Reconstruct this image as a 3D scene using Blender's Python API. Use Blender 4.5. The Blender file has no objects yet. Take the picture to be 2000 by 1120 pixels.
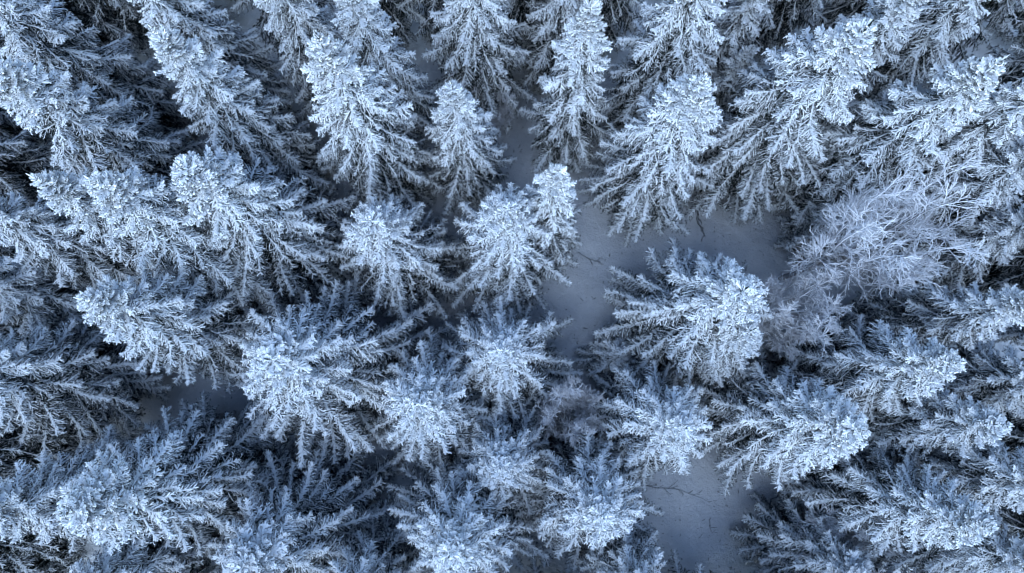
import bpy, math, random
import numpy as np
from mathutils import Matrix, Vector

scene = bpy.context.scene
col = scene.collection
rad = math.radians

# ------------------------------------------------------------------ camera
CAM_H = 40.0                       # drone height above the snow, metres
FOC = 24.0                         # mm on a 36 mm wide sensor
PITCH = math.atan(220.0 / (FOC / 36.0 * 2000.0))   # tilt away from straight down
cam_data = bpy.data.cameras.new('camera')
cam_data.lens = FOC
cam_data.sensor_width = 36.0
cam_data.clip_start = 0.5
cam_data.clip_end = 2000.0
cam = bpy.data.objects.new('camera', cam_data)
cam.location = (0, 0, CAM_H)
cam.rotation_euler = (PITCH, 0, 0)
col.objects.link(cam)
scene.camera = cam

# ------------------------------------------------------------------ world, sun, exposure
SUN_EL, SUN_AZ = rad(36), rad(190)
world = bpy.data.worlds.new('World')
scene.world = world
world.use_nodes = True
wn = world.node_tree.nodes
wl = world.node_tree.links
bg = wn['Background']
sky = wn.new('ShaderNodeTexSky')
sky.sky_type = 'NISHITA'
sky.sun_disc = False
sky.sun_elevation = SUN_EL
sky.sun_rotation = SUN_AZ
sky.altitude = 600.0
sky.air_density = 1.0
sky.dust_density = 0.1
sky.ozone_density = 2.2
wl.new(sky.outputs[0], bg.inputs[0])
bg.inputs[1].default_value = 0.15
sd = bpy.data.lights.new('sun', 'SUN')
sd.energy = 1.2
sd.angle = rad(80)
sd.color = (0.75, 0.88, 1.0)        # veiled winter sun
sun = bpy.data.objects.new('sun', sd)
sun.rotation_euler = (math.pi / 2 - SUN_EL, 0, math.pi - SUN_AZ)
col.objects.link(sun)
scene.view_settings.view_transform = 'Standard'
scene.view_settings.look = 'None'
scene.view_settings.gamma = 1.0
scene.view_settings.use_curve_mapping = False
scene.view_settings.exposure = 1.55
scene.render.engine = 'CYCLES'
scene.cycles.max_bounces = 1
scene.cycles.diffuse_bounces = 1
scene.cycles.glossy_bounces = 1
scene.cycles.use_light_tree = False
scene.cycles.use_adaptive_sampling = True
scene.cycles.adaptive_threshold = 0.03
scene.cycles.use_denoising = True
scene.cycles.filter_width = 1.15

# ------------------------------------------------------------------ helpers
RNG = np.random.default_rng(11)
random.seed(5)


def world_at(px, py, z):
    """World point at height z seen at photograph pixel px, py (2000 x 1120)."""
    f = FOC / 36.0 * 2000.0
    d = Vector(((px - 1000.0) / f, -(py - 560.0) / f, -1.0))
    d.rotate(Matrix.Rotation(PITCH, 3, 'X'))
    t = (z - CAM_H) / d.z
    return Vector((d.x * t, d.y * t, z))


def ground_z(x, y):
    return (0.22 * np.sin(x * 0.21 + 0.7) * np.cos(y * 0.17 + 0.3)
            + 0.10 * np.sin(x * 0.53 + y * 0.31) + 0.05 * np.sin(x * 1.1 - y * 0.9 + 1.0))


class Soup:
    """Collects triangles with one float per vertex (frost cover; on boughs also painted shade)."""
    def __init__(self):
        self.v, self.f, self.a, self.n = [], [], [], 0

    def add(self, v, f, a):
        v = np.asarray(v, float).reshape(-1, 3)
        self.v.append(v)
        self.f.append(np.asarray(f, int).reshape(-1, 3) + self.n)
        self.a.append(np.asarray(a, float).reshape(-1))
        self.n += len(v)

    def mesh(self, name, material, smooth=True):
        v = np.concatenate(self.v)
        f = np.concatenate(self.f)
        a = np.concatenate(self.a)
        me = bpy.data.meshes.new(name)
        me.vertices.add(len(v))
        me.vertices.foreach_set('co', v.astype(np.float32).ravel())
        me.loops.add(len(f) * 3)
        me.loops.foreach_set('vertex_index', f.astype(np.int32).ravel())
        me.polygons.add(len(f))
        me.polygons.foreach_set('loop_start', np.arange(0, len(f) * 3, 3, dtype=np.int32))
        me.polygons.foreach_set('use_smooth', np.full(len(f), smooth))
        at = me.attributes.new('frost_shade', 'FLOAT', 'POINT')
        at.data.foreach_set('value', a.astype(np.float32))
        me.update(calc_edges=True)
        me.materials.append(material)
        return me


def unit(v):
    return v / np.maximum(np.linalg.norm(v, axis=-1, keepdims=True), 1e-9)


def tubes(soup, P, R, sides, cover):
    """P (n,k,3) centre lines, R (n,k) radii; cover(angle_sin) -> frost (on boughs also painted shade) at each ring vertex."""
    n, k, _ = P.shape
    if n == 0:
        return
    T = np.empty_like(P)
    T[:, 1:-1] = P[:, 2:] - P[:, :-2]
    T[:, 0] = P[:, 1] - P[:, 0]
    T[:, -1] = P[:, -1] - P[:, -2]
    T = unit(T)
    up = np.zeros_like(T); up[..., 2] = 1.0
    steep = np.abs(T[..., 2]) > 0.95
    up[steep] = (1.0, 0.0, 0.0)
    S = unit(np.cross(T, up))
    U = np.cross(S, T)
    ang = np.arange(sides) * 2 * math.pi / sides + math.pi / 2
    ca, sa = np.cos(ang), np.sin(ang)
    V = (P[:, :, None, :] + R[:, :, None, None] * (ca[None, None, :, None] * S[:, :, None, :]
                                                   + sa[None, None, :, None] * U[:, :, None, :]))
    A = np.broadcast_to(cover(sa, n, k), (n, k, sides))
    idx = np.arange(n * k * sides).reshape(n, k, sides)
    a = idx[:, :-1, :]
    b = np.roll(idx, -1, axis=2)[:, :-1, :]
    c = idx[:, 1:, :]
    d = np.roll(idx, -1, axis=2)[:, 1:, :]
    F = np.concatenate([np.stack([a, b, d], -1).reshape(-1, 3), np.stack([a, d, c], -1).reshape(-1, 3)])
    soup.add(V, F, A)


def spikes(soup, P, rng, per, length, width, lean, frost_bias):
    """Needle tufts: thin triangles leaning forward all round the twigs P (n,k,3)."""
    n, k, _ = P.shape
    if n == 0 or per == 0:
        return
    m = n * per
    ti = np.repeat(np.arange(n), per)
    s = rng.uniform(0.05, 1.0, m) * (k - 1)
    i0 = np.minimum(s.astype(int), k - 2)
    fr = (s - i0)[:, None]
    base = P[ti, i0] * (1 - fr) + P[ti, i0 + 1] * fr
    T = unit(P[ti, i0 + 1] - P[ti, i0])
    rnd = unit(rng.normal(size=(m, 3)))
    rnd = unit(rnd - T * np.sum(rnd * T, axis=1, keepdims=True))
    side = np.cross(T, rnd)
    ln = (length * rng.uniform(0.6, 1.25, m))[:, None]
    tip = base + ln * (T * lean + rnd * math.sqrt(max(0.0, 1 - lean * lean)))
    w = width * rng.uniform(0.7, 1.3, m)[:, None]
    V = np.stack([base - side * w, base + side * w, tip], axis=1)
    fc = np.clip(frost_bias + 0.45 * rnd[:, 2] + rng.normal(0, 0.18, m), 0, 1)
    A = np.stack([fc * 0.6, fc * 0.6, fc], axis=1)
    soup.add(V, np.arange(m * 3), A)


# ------------------------------------------------------------------ materials
def new_mat(name):
    m = bpy.data.materials.new(name)
    m.use_nodes = True
    return m, m.node_tree.nodes, m.node_tree.links, m.node_tree.nodes['Principled BSDF']


def frost_material(name, under, rime, lo=0.38, hi=0.76, noise_amt=0.35, scale=38.0):
    """Frost (rime) over plant matter: the mesh says how far the rime covers (on boughs, painted shade too), noise breaks its edge."""
    m, n, l, b = new_mat(name)
    at = n.new('ShaderNodeAttribute'); at.attribute_name = 'frost_shade'
    tc = n.new('ShaderNodeTexCoord')
    no = n.new('ShaderNodeTexNoise'); no.inputs['Scale'].default_value = scale
    no.inputs['Detail'].default_value = 2.0
    l.new(tc.outputs['Object'], no.inputs['Vector'])
    ad = n.new('ShaderNodeMath'); ad.operation = 'MULTIPLY_ADD'
    l.new(no.outputs['Fac'], ad.inputs[0]); ad.inputs[1].default_value = noise_amt * 2
    ad2 = n.new('ShaderNodeMath'); ad2.operation = 'SUBTRACT'
    l.new(at.outputs['Fac'], ad2.inputs[0]); ad2.inputs[1].default_value = noise_amt
    l.new(ad2.outputs[0], ad.inputs[2])
    mr = n.new('ShaderNodeMapRange'); mr.interpolation_type = 'SMOOTHSTEP'
    mr.inputs['From Min'].default_value = lo; mr.inputs['From Max'].default_value = hi
    l.new(ad.outputs[0], mr.inputs['Value'])
    mx = n.new('ShaderNodeMix'); mx.data_type = 'RGBA'
    mx.inputs['A'].default_value = (*under, 1); mx.inputs['B'].default_value = (*rime, 1)
    l.new(mr.outputs[0], mx.inputs['Factor'])
    l.new(mx.outputs['Result'], b.inputs['Base Color'])
    b.inputs['Roughness'].default_value = 0.85
    b.inputs['Specular IOR Level'].default_value = 0.15
    return m


M_BOUGH = frost_material('frosted_spruce_needles', (0.012, 0.019, 0.017), (0.84, 0.86, 0.87))
M_TWIG = frost_material('frosted_bare_twigs', (0.060, 0.052, 0.054), (0.80, 0.80, 0.83), 0.12, 0.62, 0.25, 25)
M_DEAD = frost_material('dark_dead_wood', (0.028, 0.022, 0.018), (0.55, 0.57, 0.60), 0.38, 0.85, 0.3, 14)


M_BARK = frost_material('rimed_spruce_bark', (0.030, 0.024, 0.021), (0.70, 0.72, 0.75), 0.30, 0.85, 0.45, 7)


def snow_material():
    m, n, l, b = new_mat('trodden_free_snow')
    tc = n.new('ShaderNodeTexCoord')
    n1 = n.new('ShaderNodeTexNoise'); n1.inputs['Scale'].default_value = 0.35; n1.inputs['Detail'].default_value = 5
    n2 = n.new('ShaderNodeTexNoise'); n2.inputs['Scale'].default_value = 3.0; n2.inputs['Detail'].default_value = 8
    n2.inputs['Roughness'].default_value = 0.65
    l.new(tc.outputs['Object'], n1.inputs['Vector']); l.new(tc.outputs['Object'], n2.inputs['Vector'])
    cr = n.new('ShaderNodeValToRGB')
    cr.color_ramp.elements[0].position = 0.30; cr.color_ramp.elements[0].color = (0.60, 0.62, 0.66, 1)
    cr.color_ramp.elements[1].position = 0.60; cr.color_ramp.elements[1].color = (0.78, 0.79, 0.81, 1)
    l.new(n1.outputs['Fac'], cr.inputs[0])
    # needle litter and bits of bark that show through the thin snow in patches
    n3 = n.new('ShaderNodeTexNoise'); n3.inputs['Scale'].default_value = 9.0; n3.inputs['Detail'].default_value = 6
    n3.inputs['Roughness'].default_value = 0.75
    l.new(tc.outputs['Object'], n3.inputs['Vector'])
    ml = n.new('ShaderNodeMath'); ml.operation = 'MULTIPLY'
    l.new(n3.outputs['Fac'], ml.inputs[0]); l.new(n2.outputs['Fac'], ml.inputs[1])
    mr = n.new('ShaderNodeMapRange'); mr.inputs['From Min'].default_value = 0.44; mr.inputs['From Max'].default_value = 0.54
    mr.inputs['To Max'].default_value = 0.7
    l.new(ml.outputs[0], mr.inputs['Value'])
    mx = n.new('ShaderNodeMix'); mx.data_type = 'RGBA'
    mx.inputs['B'].default_value = (0.10, 0.09, 0.08, 1)
    l.new(cr.outputs[0], mx.inputs['A']); l.new(mr.outputs[0], mx.inputs['Factor'])
    l.new(mx.outputs['Result'], b.inputs['Base Color'])
    bp = n.new('ShaderNodeBump'); bp.inputs['Strength'].default_value = 0.9; bp.inputs['Distance'].default_value = 0.16
    l.new(n2.outputs['Fac'], bp.inputs['Height']); l.new(bp.outputs[0], b.inputs['Normal'])
    b.inputs['Roughness'].default_value = 0.8
    return m


M_SNOW = snow_material()

# ------------------------------------------------------------------ ground
def build_ground():
    t = np.linspace(-1, 1, 301)
    g = 50 * t + 550 * t ** 7
    X, Y = np.meshgrid(g, g, indexing='ij')
    Z = ground_z(X, Y)
    # hummocks of snow over brush and moss
    for _ in range(420):
        cx, cy, r, h = RNG.uniform(-38, 38), RNG.uniform(-24, 38), RNG.uniform(0.45, 1.4), RNG.uniform(-0.10, 0.18)
        Z = Z + h * np.exp(-((X - cx) ** 2 + (Y - cy) ** 2) / (r * r))
    V = np.stack([X, Y, Z], -1).reshape(-1, 3)
    i = np.arange(301 * 301).reshape(301, 301)
    a, b, c, d = i[:-1, :-1], i[1:, :-1], i[1:, 1:], i[:-1, 1:]
    F = np.concatenate([np.stack([a, b, c], -1).reshape(-1, 3), np.stack([a, c, d], -1).reshape(-1, 3)])
    s = Soup(); s.add(V, F, np.ones(len(V)))
    o = bpy.data.objects.new('ground', s.mesh('ground', M_SNOW))
    o['kind'] = 'structure'
    col.objects.link(o)


build_ground()

# ------------------------------------------------------------------ spruce boughs (a library of shared meshes)
def bough_soup(L, rng, fat, frost, droop, lod=0):
    """One spruce bough along +x: arched axis, side shoots in a drooping comb, twiglets with rimed needles."""
    s = Soup()
    K = 10 if lod == 0 else 5
    u = np.linspace(0, 1, K)
    bend = rng.uniform(-0.12, 0.12)
    arch = rng.uniform(0.10, 0.20) * droop
    tipup = rng.uniform(0.05, 0.14)
    ax = np.stack([L * u, L * bend * u ** 2 + L * 0.012 * np.sin(u * 9 + rng.uniform(0, 6)),
                   L * (0.10 * u - arch * 2.0 * u ** 2 + (arch + tipup) * u ** 3.2)], -1)

    def on_axis(t):
        q = np.clip(t, 0, 1) * (K - 1)
        i0 = np.minimum(q.astype(int), K - 2)
        fr = (q - i0)[:, None]
        return ax[i0] * (1 - fr) + ax[i0 + 1] * fr, unit(ax[i0 + 1] - ax[i0])

    def cover(sa, n, k):
        base = frost + float(np.interp(L, [0.5, 3.0], [0.50, 0.40])) * sa[None, None, :] - 0.02  # long boughs whiten less on top, painting the lower crown shadier
        along = np.linspace(-0.15, 0.28, k)[None, :, None]
        return np.clip(base + along + rng.normal(0, 0.15, (n, 1, 1)), 0, 1)

    def ridge(sa, n, k):
        return np.clip(frost + 0.10 + 0.45 * sa[None, None, :] + np.linspace(-0.35, 0.3, k)[None, :, None], 0, 1)

    def cover_at(tq, extra=0.0):
        # rime builds on the outer half; the dark inner half also paints crown shade
        off = np.interp(tq, [0.0, 0.25, 0.6, 1.0], [-0.42, -0.26, 0.0, 0.16]) * min(1.0, 0.35 + 0.3 * L) + extra
        return lambda sa, n, k: np.clip(cover(sa, n, k) + off[:, None, None], 0, 1)

    rr = np.interp(u, [0, 0.3, 0.9, 1], [0.034, 0.030, 0.026, 0.012]) * (0.75 + 0.12 * L) * fat
    tubes(s, ax[None], rr[None], 5, ridge)
    spikes(s, ax[None], rng, int((70 if lod == 0 else 30) * L), 0.075 * fat, 0.012, 0.5, frost + 0.15)

    # side shoots
    step = 0.095 if lod == 0 else 0.125
    t0 = 0.08 if L < 1.0 else 0.14
    nl = max(4, int(L * (1 - t0) / step))
    t = np.repeat(np.linspace(t0, 0.985, nl), 2)
    t = t + rng.uniform(-0.5, 0.5, len(t)) * step / L
    sgn = np.tile([1.0, -1.0], nl)
    keep = rng.random(len(t)) > 0.08
    t, sgn = t[keep], sgn[keep]
    n = len(t)
    wmax = min(0.20 * L + 0.12, 0.62)
    prof = np.interp(t, [0, 0.15, 0.4, 0.75, 1.0], [0.45, 0.85, 1.0, 0.80, 0.34])
    ln = wmax * prof * rng.uniform(0.5, 1.3, n)
    P0, T0 = on_axis(t)
    side = unit(np.cross(np.array([0, 0, 1.0])[None], T0))
    up = np.cross(T0, side)
    fw = np.cos(np.radians(rng.normal(50, 9, n)))[:, None]
    sd_ = np.sqrt(1 - fw ** 2)
    dr = (rng.normal(0.06, 0.18, n) - 0.22 * droop)[:, None]
    D = unit(T0 * fw + side * sd_ * sgn[:, None] + up * dr)
    k = 5 if lod == 0 else 3
    v = np.linspace(0, 1, k)
    sag = (0.42 * droop * ln * rng.uniform(0.3, 1.6, n))[:, None]
    Pl = P0[:, None, :] + D[:, None, :] * (ln[:, None] * v)[..., None]
    Pl[..., 2] -= sag * v ** 2
    Pl = Pl + T0[:, None, :] * (0.18 * ln[:, None] * v ** 2)[..., None]
    Rl = np.interp(v, [0, 0.2, 0.85, 1], [0.6, 1, 0.9, 0.4])[None] * (0.027 * fat * rng.uniform(0.75, 1.3, n))[:, None]
    hang = -0.04 * min(1.0, L / 2.0)
    tubes(s, Pl, Rl, 4 if lod == 0 else 3, cover_at(t, hang))
    spikes(s, Pl, rng, 14 if lod == 0 else 5, 0.072 * fat, 0.011, 0.55, frost - 0.12)

    # twiglets on the side shoots
    cnt = np.maximum(1, (ln / (0.062 if lod == 0 else 0.09)).astype(int))
    pi = np.repeat(np.arange(n), cnt)
    m = len(pi)
    order = np.concatenate([np.arange(c) for c in cnt])
    tt = (order + rng.uniform(0.3, 1.0, m)) / cnt[pi]
    q = np.clip(tt * 0.98, 0, 1) * (k - 1)
    i0 = np.minimum(q.astype(int), k - 2)
    fr = (q - i0)[:, None]
    B0 = Pl[pi, i0] * (1 - fr) + Pl[pi, i0 + 1] * fr
    Tl = unit(Pl[pi, i0 + 1] - Pl[pi, i0])
    sd2 = unit(np.cross(np.array([0, 0, 1.0])[None], Tl))
    sg2 = np.where((order + rng.integers(0, 2, m)) % 2 == 0, 1.0, -1.0)[:, None]
    D2 = unit(Tl * rng.uniform(0.5, 0.95, m)[:, None] + sd2 * sg2 * rng.uniform(0.5, 0.9, m)[:, None]
              + np.array([0, 0, 1.0])[None] * rng.normal(-0.12 * droop, 0.30, m)[:, None])
    l2 = np.clip(0.40 * ln[pi] * (1.15 - tt) + 0.055, 0.06, 0.19) * rng.uniform(0.7, 1.3, m)
    v3 = np.linspace(0, 1, 3)
    P2 = B0[:, None, :] + D2[:, None, :] * (l2[:, None] * v3)[..., None]
    P2[..., 2] -= (0.20 * droop * l2)[:, None] * v3 ** 2
    R2 = np.array([0.75, 1.0, 0.38])[None] * (0.023 * fat * rng.uniform(0.7, 1.35, m))[:, None]
    tubes(s, P2, R2, 4 if lod == 0 else 3, cover_at(t[pi], hang))
    spikes(s, P2, rng, 7 if lod == 0 else 4, 0.062 * fat, 0.010, 0.6, frost - 0.16)

    # stubby rimed shoots that stand along the back of the bough
    m = int(L * (36 if lod == 0 else 16)) + 4
    ts = np.sqrt(rng.uniform(0.02, 1.0, m))
    B3, T3 = on_axis(ts)
    sv = unit(np.cross(np.array([0, 0, 1.0])[None], T3))
    D3 = unit(T3 * rng.uniform(0.7, 1.1, m)[:, None] + sv * rng.normal(0, 0.75, m)[:, None]
              + np.array([0, 0, 1.0])[None] * rng.uniform(0.05, 0.55, m)[:, None])
    l3 = rng.uniform(0.08, 0.20, m) * (0.8 + 0.1 * L)
    P3 = B3[:, None, :] + D3[:, None, :] * (l3[:, None] * v3)[..., None]
    R3 = np.array([0.8, 1.0, 0.42])[None] * (0.027 * fat * rng.uniform(0.7, 1.3, m))[:, None]
    tubes(s, P3, R3, 4 if lod == 0 else 3, cover_at(ts, 0.24))
    spikes(s, P3, rng, 5 if lod == 0 else 2, 0.058 * fat, 0.010, 0.6, frost + 0.2)
    return s


CLASSES = [0.45, 0.75, 1.1, 1.55, 2.1, 2.8, 3.6]
FAT = [1.5, 1.42, 1.32, 1.2, 1.1, 1.02, 1.0]
FROST_SHADE = [0.74, 0.66, 0.56, 0.47, 0.40, 0.35, 0.33]  # less rime on long low boughs, which also paints in their shade
DROOP = [0.15, 0.35, 0.6, 0.85, 1.0, 1.05, 1.1]
BOUGHS = {}
for ci, L in enumerate(CLASSES):
    BOUGHS[L] = [bough_soup(L, np.random.default_rng(100 + ci * 10 + j), FAT[ci], FROST_SHADE[ci], DROOP[ci]).mesh('bough', M_BOUGH)
                 for j in range(5 if L < 3 else 4)]


def bough_elev(uq):
    """Angle of a bough over the horizontal: rising at the leader, hanging lower down."""
    return float(np.interp(uq, [0, 0.05, 0.12, 0.25, 0.50, 1.0], [46, 24, 2, -13, -25, -32]))


def bough_len(uq, R, prof):
    return R * min(1.0, uq / 0.78) ** prof * float(np.interp(uq, [0.78, 1.0], [1.0, 0.70]))


CREF_H, CREF_R = 13.0, 3.4


def make_crown(seed):
    """Leader with stout rimed shoots and the dense mass of smaller boughs; origin at the tip."""
    rng = np.random.default_rng(seed)
    s = Soup()

    def cover(sa, n, k):
        return np.clip(0.66 + 0.40 * sa[None, None, :] + rng.normal(0, 0.1, (n, 1, 1)), 0, 1) * np.ones((n, k, 1))

    z = np.linspace(-2.0, 0.55, 9)
    P = np.stack([0.02 * np.sin(z * 4 + seed), 0.02 * np.cos(z * 3 + seed), z], -1)[None]
    tubes(s, P, np.interp(z, [-2.0, 0.2, 0.55], [0.06, 0.040, 0.014])[None], 6, cover)
    n = 30
    h = -np.sort(rng.uniform(-0.25, 1.3, n))
    az = np.arange(n) * 2.39996 + rng.uniform(-0.4, 0.4, n)
    el = np.radians(np.interp(-h, [0, 0.3, 0.8, 1.3], [58, 44, 30, 20]) + rng.normal(0, 8, n))
    ln = np.interp(-h, [0, 0.15, 0.5, 1.3], [0.18, 0.28, 0.46, 0.6]) * rng.uniform(0.75, 1.25, n)
    D = np.stack([np.cos(az) * np.cos(el), np.sin(az) * np.cos(el), np.sin(el)], -1)
    B = np.stack([np.zeros(n), np.zeros(n), h], -1)
    v = np.linspace(0, 1, 5)
    P = B[:, None] + D[:, None] * (ln[:, None] * v)[..., None]
    R = np.interp(v, [0, 0.3, 0.85, 1], [0.7, 1, 1.0, 0.4])[None] * rng.uniform(0.032, 0.048, n)[:, None]
    tubes(s, P, R, 5, cover)
    spikes(s, P, rng, 12, 0.06, 0.010, 0.6, 0.72)
    m = n * 5
    pi = np.repeat(np.arange(n), 5)
    tt = rng.uniform(0.25, 0.9, m)
    b = B[pi] + D[pi] * (ln[pi] * tt)[:, None]
    sd = unit(np.cross(D[pi], np.array([0, 0, 1.0])[None]))
    d2 = unit(D[pi] * 0.8 + sd * np.where(np.arange(m) % 2, 1, -1)[:, None] * 0.75 + rng.normal(0, 0.2, (m, 3)))
    l2 = ln[pi] * (1.1 - tt) * rng.uniform(0.35, 0.6, m) + 0.03
    P2 = b[:, None] + d2[:, None] * (l2[:, None] * np.linspace(0, 1, 3))[..., None]
    tubes(s, P2, np.array([0.7, 1, 0.45])[None] * rng.uniform(0.024, 0.038, m)[:, None], 4, cover)
    spikes(s, P2, rng, 4, 0.05, 0.009, 0.6, 0.72)

    lib = {}
    for ci, L in enumerate(CLASSES):
        lib[L] = [bough_soup(L, np.random.default_rng(seed * 50 + ci * 10 + j), FAT[ci] * (1.0 if L < 1 else 1.12), FROST_SHADE[ci] - float(np.interp(L, [0.4, 1.2, 2.0], [0.0, 0.08, 0.18])), DROOP[ci],  # inner boughs lose rime so the shaded gaps are painted dark
                             0 if L < 0.9 else 1) for j in range(4)]
        lib[L] = [(np.concatenate(q.v), np.concatenate(q.f), np.concatenate(q.a)) for q in lib[L]]
    nb = 150
    for i in range(nb):
        q = (i + 0.5 + rng.uniform(-0.4, 0.4)) / nb
        dz = 0.55 + (CREF_H - 0.55) * q ** 1.22
        uq = dz / CREF_H
        Lb = max(0.42, bough_len(uq, CREF_R, 0.74) * float(np.interp(uq, [0, 0.3, 1], [0.95, 0.86, 0.80])) * rng.uniform(0.82, 1.08))
        c_ = min(CLASSES, key=lambda c: abs(math.log(c / Lb)))
        v_, f_, a_ = lib[c_][int(rng.integers(4))]
        sc = Lb / c_
        az_ = i * 2.39996 + 1.1 + rng.uniform(-0.4, 0.4)
        mw = (Matrix.Translation((0, 0, -dz)) @ Matrix.Rotation(az_, 4, 'Z')
              @ Matrix.Rotation(-math.radians(bough_elev(uq) - 4 + rng.normal(0, 5)), 4, 'Y')
              @ Matrix.Rotation(math.radians(float(rng.normal(0, 9))), 4, 'X') @ Matrix.Scale(sc, 4))
        M = np.array(mw)
        s.add(v_ @ M[:3, :3].T + M[:3, 3], f_, a_)
    return s.mesh('crown', M_BOUGH)


CROWNS = [make_crown(40 + i) for i in range(5)]


def make_trunk_mesh(H, r0, rng):
    s = Soup()
    z = np.concatenate([[-0.35, 0.0, 0.25], np.linspace(0.9, H - 1.6, 10)])
    P = np.stack([0.05 * np.sin(z * 0.5 + rng.uniform(0, 6)), 0.05 * np.sin(z * 0.45 + rng.uniform(0, 6)), z], -1)
    w = np.clip(1 - z / H, 0.02, 1)
    P[:, :2] *= (w * (1 - w) * 3)[:, None]
    R = r0 * (0.02 + 0.98 * w) * np.where(z < 0.3, 1.0 + 0.5 * (0.3 - z), 1.0)
    tubes(s, P[None], R[None], 8, lambda sa, n, k: np.full((n, k, 1), 0.35))
    # short shoots sprouting between the whorls
    m = 60
    q = H * (0.25 + 0.72 * rng.uniform(0, 1, m) ** 0.8)
    q = np.minimum(q, H - 1.7)
    az = rng.uniform(0, 6.283, m)
    B = np.stack([np.interp(q, z, P[:, 0]), np.interp(q, z, P[:, 1]), q], -1)
    D = np.stack([np.cos(az), np.sin(az), rng.uniform(-0.1, 0.7, m)], -1)
    l = rng.uniform(0.25, 0.6, m)
    v = np.linspace(0, 1, 3)
    P2 = B[:, None] + D[:, None] * (l[:, None] * v)[..., None] + rng.normal(0, 0.03, (m, 3, 3))
    tubes(s, P2, np.array([0.7, 1, 0.45])[None] * rng.uniform(0.022, 0.036, m)[:, None], 4,
          lambda sa, n, k: np.clip(0.5 + 0.45 * sa[None, None, :] + rng.normal(0, 0.2, (n, 1, 1)), 0, 1) * np.ones((n, k, 1)))
    spikes(s, P2, rng, 5, 0.06, 0.011, 0.6, 0.5)
    return s.mesh('trunk', M_BARK)


TREES = []


def spruce(tip, H, R, label, n=None, prof=0.74, lean=0.0, group=None, crown_base=0.10, elev=0.0):
    """A spruce whose leader tip stands at the place seen at pixel tip, H metres tall, R metres boughs."""
    idx = len(TREES)
    R = R * 1.13
    rng = np.random.default_rng(1000 + idx)
    w = world_at(tip[0], tip[1], H)
    gz = float(ground_z(w.x, w.y)) - 0.05
    H = H - gz
    t = bpy.data.objects.new('spruce_tree', None)
    t.empty_display_size = 0.5
    t.location = (w.x, w.y, gz)
    t['label'] = label; t['category'] = 'spruce tree'
    t['group'] = group or 'frosted spruces of the forest'
    col.objects.link(t)
    tr = bpy.data.objects.new('trunk', make_trunk_mesh(H, 0.05 + 0.0115 * H, rng))
    tr.parent = t; col.objects.link(tr)
    z0 = H * crown_base
    clen = H - z0
    cr = bpy.data.objects.new('crown', CROWNS[idx % len(CROWNS)])
    cr.parent = t; col.objects.link(cr)
    cr.location = (0, 0, H)
    cr.rotation_euler = (0, 0, rng.uniform(0, 6.28))
    cr.scale = (R / CREF_R, R / CREF_R, clen / CREF_H)
    if n is None:
        n = int(42 + 3.3 * R * R)
    crm = Matrix.LocRotScale(cr.location, cr.rotation_euler, cr.scale).inverted()
    for i in range(n):
        q = (i + 0.5 + rng.uniform(-0.35, 0.35)) / n
        dz = 0.5 + (clen - 0.5) * q ** 1.1           # depth below the tip
        uq = dz / clen
        Lb = max(0.42, bough_len(uq, R, prof) * rng.uniform(0.86, 1.12))
        ci = min(CLASSES, key=lambda c: abs(math.log(c / Lb)))
        me = BOUGHS[ci][int(rng.integers(len(BOUGHS[ci])))]
        sc = Lb / ci
        az = i * 2.39996 + rng.uniform(-0.35, 0.35)
        e = bough_elev(uq) + elev + rng.normal(0, 4)
        b = bpy.data.objects.new('bough', me)
        b.parent = cr
        mw = (Matrix.Translation((0, 0, H - dz)) @ Matrix.Rotation(az, 4, 'Z')
              @ Matrix.Rotation(-math.radians(float(e)), 4, 'Y')
              @ Matrix.Rotation(math.radians(float(rng.normal(0, 9))), 4, 'X')
              @ Matrix.Diagonal((sc, sc * (1 if rng.random() < .5 else -1), sc, 1)))
        b.matrix_local = crm @ mw
        col.objects.link(b)
    t.rotation_euler = (0, 0, 0)
    TREES.append((t, tip, H, R))
    return t


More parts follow.
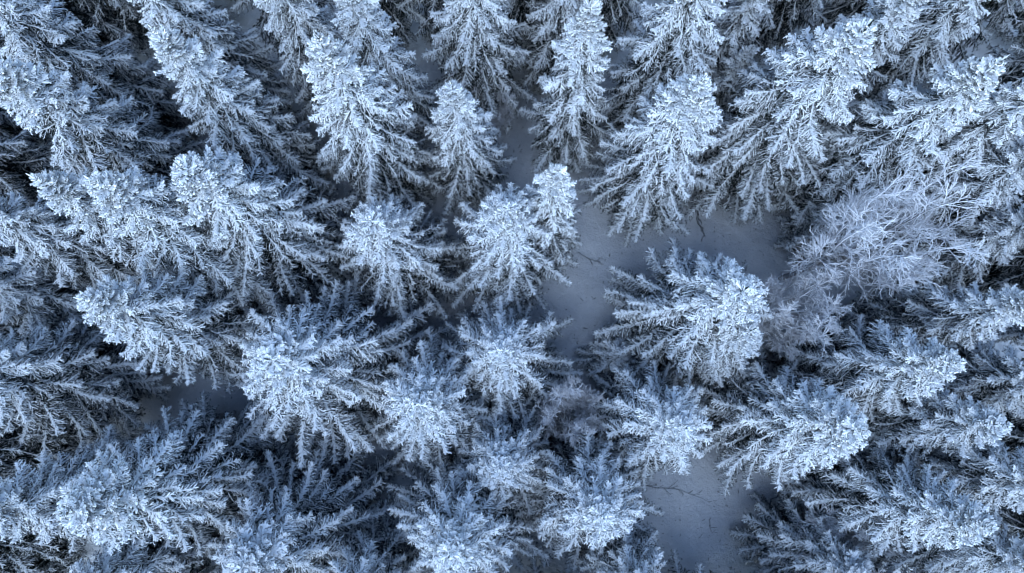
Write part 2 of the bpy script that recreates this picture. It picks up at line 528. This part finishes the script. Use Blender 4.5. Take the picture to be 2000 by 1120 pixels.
SPRUCES = [
    # tip pixel, height, bough length, label  (top of the picture, left to right)
    ((-120, -70), 17, 3.4, 'spruce in the upper left corner, only its lower boughs showing, top out of the picture'),
    ((215, -120), 17, 3.0, 'spruce cut off by the top edge, second from the upper left corner'),
    ((305, 65), 17, 3.0, 'bright topped slanting spruce between the upper left corner and the tallest white spruce'),
    ((495, -110), 16, 2.7, 'darker spruce cut off by the top edge, behind two bright topped spruces'),
    ((622, 75), 17.5, 3.2, 'tall full spruce with dense white crown, left of the small cone shaped spruce'),
    ((672, -45), 16, 2.7, 'spruce peeking out behind the tall full white spruce at the top edge'),
    ((910, -105), 14.5, 3.2, 'broad spruce at the top edge above the narrow snow lane, tip out of the picture'),
    ((1157, 5), 16, 2.5, 'slender spruce with its bright tip touching the top edge, right of the snow lane'),
    ((1110, -110), 12.5, 2.5, 'dim spruce half hidden behind the slender spruce at the top edge'),
    ((1400, -110), 17, 3.3, 'dark blue spruce at the top edge, behind the leaning bright spruce in the middle'),
    ((1510, -70), 13, 2.0, 'small dark spruce at the top edge beside a scrap of open snow'),
    ((1690, 55), 16.5, 4.2, 'largest spreading spruce in the upper right, with long open drooping boughs'),
    ((1820, -50), 16, 2.8, 'spruce behind the largest spreading spruce at the top edge'),
    ((1985, -90), 16, 3.0, 'dim spruce filling the upper right corner'),
    ((1948, 125), 17, 3.4, 'slanting spruce with white tip, just above the big frosted bare tree'),
    ((1470, 92), 9.5, 1.6, 'small young spruce squeezed left of the largest spreading spruce'),
    ((2090, 150), 16, 3.2, 'spruce at the right edge, behind the slanting white tipped spruce, tip out of the picture'),
    # middle band
    ((882, 168), 13.5, 2.6, 'small neat cone shaped spruce standing left of the narrow snow lane'),
    ((1372, 160), 15.5, 3.5, 'bright leaning spruce right of the slender one, its skirt over the snow clearing'),
    ((-25, 130), 17, 3.6, 'broad spruce at the left edge below the corner, boughs sweeping to the right'),
    ((75, 350), 16.5, 3.1, 'spruce with the leftmost white tip of the big cluster at the left'),
    ((185, 355), 17, 3.7, 'middle spruce of the big white cluster at the left'),
    ((355, 325), 16, 4.1, 'widest spruce of the big white cluster, its boughs curving down to the right'),
    ((-100, 390), 15, 3.0, 'shaded spruce at the left edge below the broad sweeping one'),
    ((-110, 530), 12, 2.8, 'dark spruce at the left edge, level with the fan shaped spruce'),
    ((165, 585), 16, 3.5, 'fan shaped spruce pointing left, just below the big white cluster'),
    ((525, 700), 13, 4.8, 'huge round white spruce right of the small snow hole at the lower left'),
    ((722, 428), 12, 3.5, 'rounded spruce between the big white cluster and the central star shaped spruces'),
    ((990, 405), 13, 3.5, 'wide star shaped spruce right in the middle with a smaller one behind it'),
    ((1090, 330), 14.5, 2.2, 'narrow spruce tucked behind the wide star shaped spruce in the middle'),
    ((977, 685), 11.5, 3.5, 'star shaped spruce seen from straight above, left of the open snow path'),
    ((1455, 565), 14, 4.0, 'big dense spruce on the right side of the open snow path'),
    ((1470, 645), 12, 2.6, 'lower companion fused to the big dense spruce beside the pale bare shrub'),
    ((1215, 690), 4.5, 1.6, 'low dark green young spruce at the edge of the open snow path'),
    ((1740, 385), 9, 2.4, 'shorter dark spruce under the left side of the big frosted bare tree'),
    ((2075, 285), 14, 3.0, 'spruce at the right edge, behind the big frosted bare tree'),
    ((2060, 420), 12, 2.6, 'low spruce at the right edge, below the crown of the big frosted bare tree'),
    ((2030, 590), 14, 2.6, 'spruce reaching in from the right edge over a dark bare trunk'),
    ((1868, 708), 14.5, 3.3, 'spruce pointing right, between the lilac shrub and the small snow gap'),
    ((1678, 840), 14.5, 3.6, 'bright bristly spruce pointing right, above the lower snow clearing'),
    ((1338, 835), 12.5, 3.4, 'bright spruce between the round bare shrub and the bristly spruce'),
    ((1962, 832), 13.5, 3.0, 'darker pointed spruce just right of the bright bristly one'),
    ((2090, 740), 13, 3.0, 'dark spruce at the right edge beyond the small snow gap'),
    # lower band
    ((812, 790), 12.5, 3.7, 'star shaped spruce seen from above, lower left of the central path'),
    ((977, 915), 10.5, 3.3, 'modest spruce between the lower star shaped ones, below the round bare shrub'),
    ((1178, 1010), 12, 3.7, 'star shaped spruce seen from above beside the lower snow clearing'),
    ((880, 1085), 13, 3.9, 'broad white spruce at the bottom edge, left of the lower star shaped one'),
    ((1265, 1165), 11, 2.4, 'thin dim spruce cut by the bottom edge under the lower star shaped one'),
    ((470, 1110), 11.5, 4.5, 'broad spruce at the bottom edge, its tall shoots rising to the dark snow gap'),
    ((130, 1000), 16, 4.1, 'slanting spruce with bright rounded top in the lower left'),
    ((-70, 1010), 15, 3.2, 'spruce at the left edge beside the slanting one in the lower left'),
    ((-130, 725), 13.5, 3.8, 'dark spruce with long thin boughs at the left edge, left of the snow hole'),
    ((95, 1190), 14, 3.0, 'spruce in the lower left corner, mostly below the picture'),
    ((1930, 1030), 14.5, 3.3, 'pointed spruce in the lower right with a fallen log at its foot'),
    ((2085, 955), 14, 3.0, 'spruce at the right edge behind the pointed one in the lower right'),
    ((2060, 1120), 13, 3.0, 'spruce in the lower right corner, tip out of the picture'),
    ((1690, 1130), 9, 2.8, 'thinly frosted dark spruce at the bottom edge right of the lower snow clearing'),
    ((660, 1210), 12, 2.8, 'spruce mostly below the bottom edge, beside the broad white one'),
    ((1075, 960), 6, 1.5, 'small shaded spruce wedged between three lower star shaped spruces'),
]
for a in SPRUCES:
    spruce(*a)

spruce((2420, 600), 15, 3.2, 'spruce at the right edge, its bare dark trunk showing above the small snow gap', crown_base=0.42)

# the forest goes on beyond the frame: these reach into it with their shaded skirts only
ORD = ['first', 'second', 'third', 'fourth', 'fifth', 'sixth', 'seventh', 'eighth', 'ninth', 'tenth', 'eleventh', 'twelfth', 'thirteenth']


def ring(pts, edge, row, start, axis):
    for i, (x, y, H) in enumerate(sorted(pts, key=lambda p: p[axis])):
        spruce((x, y), H, 3.1, 'dim spruce beyond the %s edge, %s from the %s in the %s row' % (edge, ORD[i], start, row),
               n=18, group='dim spruces beyond the edges of the picture')


ring([(-420, -160, 16), (-330, 180, 15), (-440, 420, 16), (-330, 640, 12), (-420, 900, 16), (-300, 1130, 14)], 'left', 'inner', 'top', 1)
ring([(-700, -180, 17), (-500, -20, 16), (-690, 220, 17), (-710, 560, 17), (-680, 960, 16)], 'left', 'outer', 'top', 1)
ring([(-250, -330, 17), (-70, -340, 16), (60, -330, 16), (340, -360, 17), (620, -330, 16), (820, -380, 17), (1040, -330, 16), (1260, -370, 17),
      (1600, -300, 16), (1770, -360, 17), (1980, -330, 16), (2250, -300, 17)], 'top', 'inner', 'left', 0)
ring([(-330, -590, 17), (-110, -460, 16), (140, -480, 16), (360, -610, 17), (600, -570, 17), (900, -600, 17), (1180, -570, 17),
      (1480, -590, 17), (1760, -600, 17), (2080, -580, 17), (2420, -560, 17), (2540, -340, 16)], 'top', 'outer', 'left', 0)
ring([(2330, -60, 16), (2300, 260, 15), (2400, 430, 15), (2330, 880, 15), (2300, 1120, 14)], 'right', 'inner', 'top', 1)
ring([(2700, -180, 17), (2690, 200, 17), (2790, 520, 14), (2680, 960, 16)], 'right', 'outer', 'top', 1)
ring([(-380, 1300, 14), (60, 1380, 14), (330, 1350, 14), (860, 1390, 14), (1120, 1400, 13), (1480, 1370, 12), (1760, 1400, 13), (2030, 1370, 14)], 'bottom', 'inner', 'left', 0)
ring([(-60, 1640, 15), (280, 1620, 15), (600, 1560, 15), (980, 1600, 15), (1300, 1590, 15), (1620, 1610, 15), (1960, 1620, 15)], 'bottom', 'outer', 'left', 0)

# ------------------------------------------------------------------ frosted bare trees and shrubs
def grow(rng, Pp, Rp, per, ln, spread, upw, k=4, wig=0.10, tmin=0.2):
    """Children along parent centre lines Pp (n,kp,3); returns lines, radii, parent index."""
    n, kp, _ = Pp.shape
    m = n * per
    pi = np.repeat(np.arange(n), per)
    tt = np.tile((np.arange(per) + 0.5) / per, n) * (1 - tmin) + tmin + rng.uniform(-0.4, 0.4, m) / per * (1 - tmin)
    q = np.clip(tt, 0, 0.999) * (kp - 1)
    i0 = q.astype(int); fr = (q - i0)[:, None]
    B = Pp[pi, i0] * (1 - fr) + Pp[pi, i0 + 1] * fr
    T = unit(Pp[pi, i0 + 1] - Pp[pi, i0])
    rnd = rng.normal(size=(m, 3))
    rnd = unit(rnd - T * np.sum(rnd * T, axis=1, keepdims=True))
    a = np.radians(rng.normal(spread, spread * 0.22, m))[:, None]
    D = unit(T * np.cos(a) + rnd * np.sin(a) + np.array([0, 0, upw])[None])
    l = ln * rng.uniform(0.6, 1.3, m) * (1.15 - 0.55 * tt)
    v = np.linspace(0, 1, k)
    P = B[:, None] + D[:, None] * (l[:, None] * v)[..., None]
    w = rng.normal(0, wig, (m, k, 3)) * l[:, None, None] * v[None, :, None]
    P = P + w
    P[..., 2] += upw * 0.25 * l[:, None] * v[None] ** 2
    rb = Rp[pi, i0] * rng.uniform(0.55, 0.75, m)
    R = rb[:, None] * np.linspace(1, 0.55, k)[None]
    return P, R, pi


def bare_tree(name, cat, foot, limbs, crown_r, height, seed, label, dens=1.0, lean=(0, 0), trunk_h=None, thick=1.0):
    rng = np.random.default_rng(seed)
    gz = float(ground_z(foot[0], foot[1])) - 0.03
    t = bpy.data.objects.new(name, None)
    t.location = (foot[0], foot[1], gz)
    t['label'] = label; t['category'] = cat; t['group'] = 'frosted leafless trees and shrubs'
    col.objects.link(t)

    def cov(sa, n, k):
        return np.clip(0.78 + 0.25 * sa[None, None, :] + rng.normal(0, 0.10, (n, 1, 1)), 0, 1) * np.ones((n, k, 1))

    th = trunk_h if trunk_h is not None else height * 0.55
    z = np.linspace(-0.2, th, 7)
    f = np.clip(z / th, 0, 1)
    P = np.stack([lean[0] * f ** 1.4 * 0.6 + 0.06 * np.sin(z * 1.3), lean[1] * f ** 1.4 * 0.6 + 0.06 * np.cos(z * 1.1), z], -1)[None]
    R = (np.interp(f, [0, 1], [0.009 * height + 0.02, 0.005 * height]))[None]
    s = Soup(); tubes(s, P, R, 7, lambda sa, n, k: np.full((n, k, 1), 0.35))
    o = bpy.data.objects.new('trunk', s.mesh('trunk', M_TWIG)); o.parent = t; col.objects.link(o)
    for i in range(limbs):
        az = i * 2.39996 + rng.uniform(-0.3, 0.3)
        hh = th * rng.uniform(0.35, 1.0) if trunk_h is None else th * rng.uniform(0.3, 1.0)
        q = hh / th
        base = np.array([np.interp(hh, z, P[0, :, 0]), np.interp(hh, z, P[0, :, 1]), hh])
        out = crown_r * rng.uniform(0.45, 0.85)
        tgt = np.array([math.cos(az) * out + lean[0], math.sin(az) * out + lean[1], height * rng.uniform(0.62, 0.93)])
        v = np.linspace(0, 1, 7)[:, None]
        mid = base * 0.5 + tgt * 0.5 + np.array([math.cos(az) * out * 0.22, math.sin(az) * out * 0.22, -0.05 * height])
        ctr = (1 - v) ** 2 * base + 2 * v * (1 - v) * mid + v ** 2 * tgt
        ctr = ctr + rng.normal(0, 0.022, ctr.shape) * out * v
        rl = np.linspace(0.0045 * height + 0.010, 0.016, 7)
        s1, s2 = Soup(), Soup()
        tubes(s1, ctr[None], rl[None], 6, cov)
        p2, r2, _ = grow(rng, ctr[None], rl[None], int(11 * dens), crown_r * 0.42, 42, 0.22, 5, 0.05, 0.25)
        r2 = np.clip(r2, 0.016, 0.024)
        tubes(s1, p2, r2, 4, cov)
        p3, r3, _ = grow(rng, p2, r2, int(6 * dens), crown_r * 0.23, 42, 0.12, 4, 0.06)
        r3 = np.clip(r3, 0.014, 0.018) * thick
        tubes(s2, p3, r3, 4, cov)
        p4, r4, _ = grow(rng, p3, r3, 4, crown_r * 0.12 + 0.08, 38, 0.06, 3, 0.05)
        r4 = np.full_like(r4, 0.0125 * thick) * np.array([1, 1, 0.6])[None]
        tubes(s2, p4, r4, 3, cov)
        lo = bpy.data.objects.new('limb', s1.mesh('limb', M_TWIG)); lo.parent = t; col.objects.link(lo)
        tw = bpy.data.objects.new('twigs', s2.mesh('twigs', M_TWIG)); tw.parent = lo; tw['kind'] = 'stuff'; col.objects.link(tw)
    return t


def foot_of(px, py, z):
    w = world_at(px, py, z)
    return (w.x, w.y)


c = foot_of(1812, 430, 13.5)
bare_tree('bare_tree', 'tree', (c[0] - 0.6, c[1]), 15, 3.6, 15.5, 7, 'big leafless tree with a wide web of frosted twigs at the right', 1.0, (0.6, 0.1), None, 1.0)
c = foot_of(1585, 595, 9.5)
bare_tree('bare_shrub', 'shrub', (c[0] - 0.5, c[1]), 17, 2.1, 11.0, 8, 'pale lilac leafless shrub between the big dense spruce and the big bare tree', 1.0, (0.5, 0), 6.5, 1.1)
c = foot_of(1550, 675, 2.6)
bare_tree('bare_shrub', 'shrub', c, 8, 1.3, 3.6, 9, 'small dim leafless shrub just below the pale lilac one', 0.9, (0, 0), 1.2, 1.1)
c = foot_of(1115, 805, 7.0)
bare_tree('bare_shrub', 'shrub', c, 16, 1.85, 8.5, 10, 'round leafless shrub standing alone at the lower end of the open snow path', 1.0, (0, 0), 3.6, 1.1)
c = foot_of(965, 200, 4.2)
bare_tree('bare_shrub', 'shrub', c, 10, 1.25, 5.6, 12, 'small shaded leafless shrub behind the neat cone shaped spruce', 0.9, (0, 0), 1.4, 1.1)
c = foot_of(1660, 1075, 7.0)
bare_tree('bare_tree', 'tree', c, 9, 2.4, 8.5, 13, 'leafless frosted tree at the bottom edge right of the lower snow clearing', 1.0, (0.2, -0.2), None, 1.15)

# ------------------------------------------------------------------ fallen wood and litter on the snow
def dead_branch(name, cat, pts, r0, label, twigs, seed, mat=M_DEAD, lift=0.02):
    rng = np.random.default_rng(seed)
    g = [world_at(px, py, 0.1) for px, py in pts]
    xy = np.array([[p.x, p.y] for p in g])
    s_ = np.linspace(0, len(g) - 1, 14)
    X = np.interp(s_, range(len(g)), xy[:, 0]) + rng.normal(0, 0.02, 14)
    Y = np.interp(s_, range(len(g)), xy[:, 1]) + rng.normal(0, 0.02, 14)
    Z = ground_z(X, Y) + r0 * 0.6 + lift + np.abs(rng.normal(0, 0.02, 14))
    P = np.stack([X, Y, Z], -1)
    root = bpy.data.objects.new(name, None)
    root.location = P[0]
    root['label'] = label; root['category'] = cat
    col.objects.link(root)
    P = P - P[0]
    s = Soup()
    R = np.linspace(r0, r0 * 0.4, 14)
    cov = lambda sa, n, k: np.clip(0.25 + 0.5 * sa[None, None, :], 0, 1) * np.ones((n, k, 1))
    tubes(s, P[None], R[None], 6, cov)
    o = bpy.data.objects.new('stem', s.mesh('stem', mat)); o.parent = root; col.objects.link(o)
    if twigs:
        s = Soup()
        p2, r2, _ = grow(rng, P[None], R[None], twigs, 0.6, 45, 0.06, 4, 0.08, 0.15)
        tubes(s, p2, np.maximum(r2, 0.010), 4, cov)
        p3, r3, _ = grow(rng, p2, r2, 4, 0.25, 45, 0.03, 3, 0.08)
        tubes(s, p3, np.full_like(r3, 0.008), 3, cov)
        o = bpy.data.objects.new('side_twigs', s.mesh('side_twigs', mat)); o.parent = root; col.objects.link(o)
    return root


dead_branch('fallen_branch', 'branch', [(1364, 412), (1362, 432), (1372, 448), (1378, 462)], 0.06, 'short dark crooked branch lying on the upper snow clearing', 6, 1)
dead_branch('fallen_branch', 'branch', [(1238, 940), (1275, 952), (1325, 956), (1388, 982)], 0.024, 'long thin twiggy branch lying across the lower snow clearing', 12, 2)
dead_branch('fallen_branch', 'branch', [(1250, 975), (1262, 988), (1272, 1000)], 0.02, 'short thin stick on the snow below the long twiggy branch', 3, 3)
dead_branch('fallen_log', 'log', [(1540, 952), (1560, 957), (1582, 966)], 0.20, 'dark fallen log at the top right of the lower snow clearing', 0, 4)
dead_branch('fallen_branch', 'branch', [(1488, 982), (1510, 976), (1532, 966)], 0.03, 'thin bent stick lying just left of the fallen log', 3, 5)
dead_branch('fallen_branch', 'branch', [(1388, 1012), (1386, 1030), (1392, 1042)], 0.025, 'small upright looking twig at the shaded edge of the lower clearing', 2, 6)
dead_branch('fallen_branch', 'branch', [(1130, 492), (1155, 505), (1180, 515)], 0.02, 'faint thin stick on the snow at the top of the open path', 5, 7)

def litter():
    rng = np.random.default_rng(77)
    spots = [(1130, 560, 120, 90), (1130, 680, 60, 60), (1440, 455, 110, 50), (1340, 970, 110, 60), (1400, 1050, 60, 60),
             (340, 800, 70, 40), (1010, 280, 40, 90), (1900, 705, 60, 40), (740, 900, 60, 50), (830, 640, 60, 40), (1280, 520, 80, 40)]
    pts = []
    for (x, y, sx, sy) in spots:
        for _ in range(60):
            w = world_at(x + rng.normal(0, sx), y + rng.normal(0, sy), 0.0)
            pts.append((w.x, w.y))
    pts = np.array(pts)
    n = len(pts)
    a = rng.uniform(0, 6.28, n)
    l = rng.uniform(0.015, 0.11, n) * rng.uniform(0.3, 1.4, n)
    d = np.stack([np.cos(a), np.sin(a), np.zeros(n)], -1)
    B = np.stack([pts[:, 0], pts[:, 1], ground_z(pts[:, 0], pts[:, 1]) + 0.10], -1)
    v = np.linspace(-1, 1, 3)
    P = B[:, None] + d[:, None] * (l[:, None] * v)[..., None]
    P[:, 1, :2] += rng.normal(0, 0.02, (n, 2))
    s = Soup()
    tubes(s, P, np.array([0.5, 1, 0.5])[None] * rng.uniform(0.006, 0.02, n)[:, None], 4,
          lambda sa, n_, k: np.full((n_, k, 1), 0.15))
    o = bpy.data.objects.new('twig_litter', s.mesh('twig_litter', M_DEAD))
    o['kind'] = 'stuff'; o['label'] = 'dark twigs and bark bits scattered on the snow'; o['category'] = 'litter'
    col.objects.link(o)


litter()
print('objects', len(bpy.data.objects), 'tris', sum(len(m.polygons) for m in bpy.data.meshes))
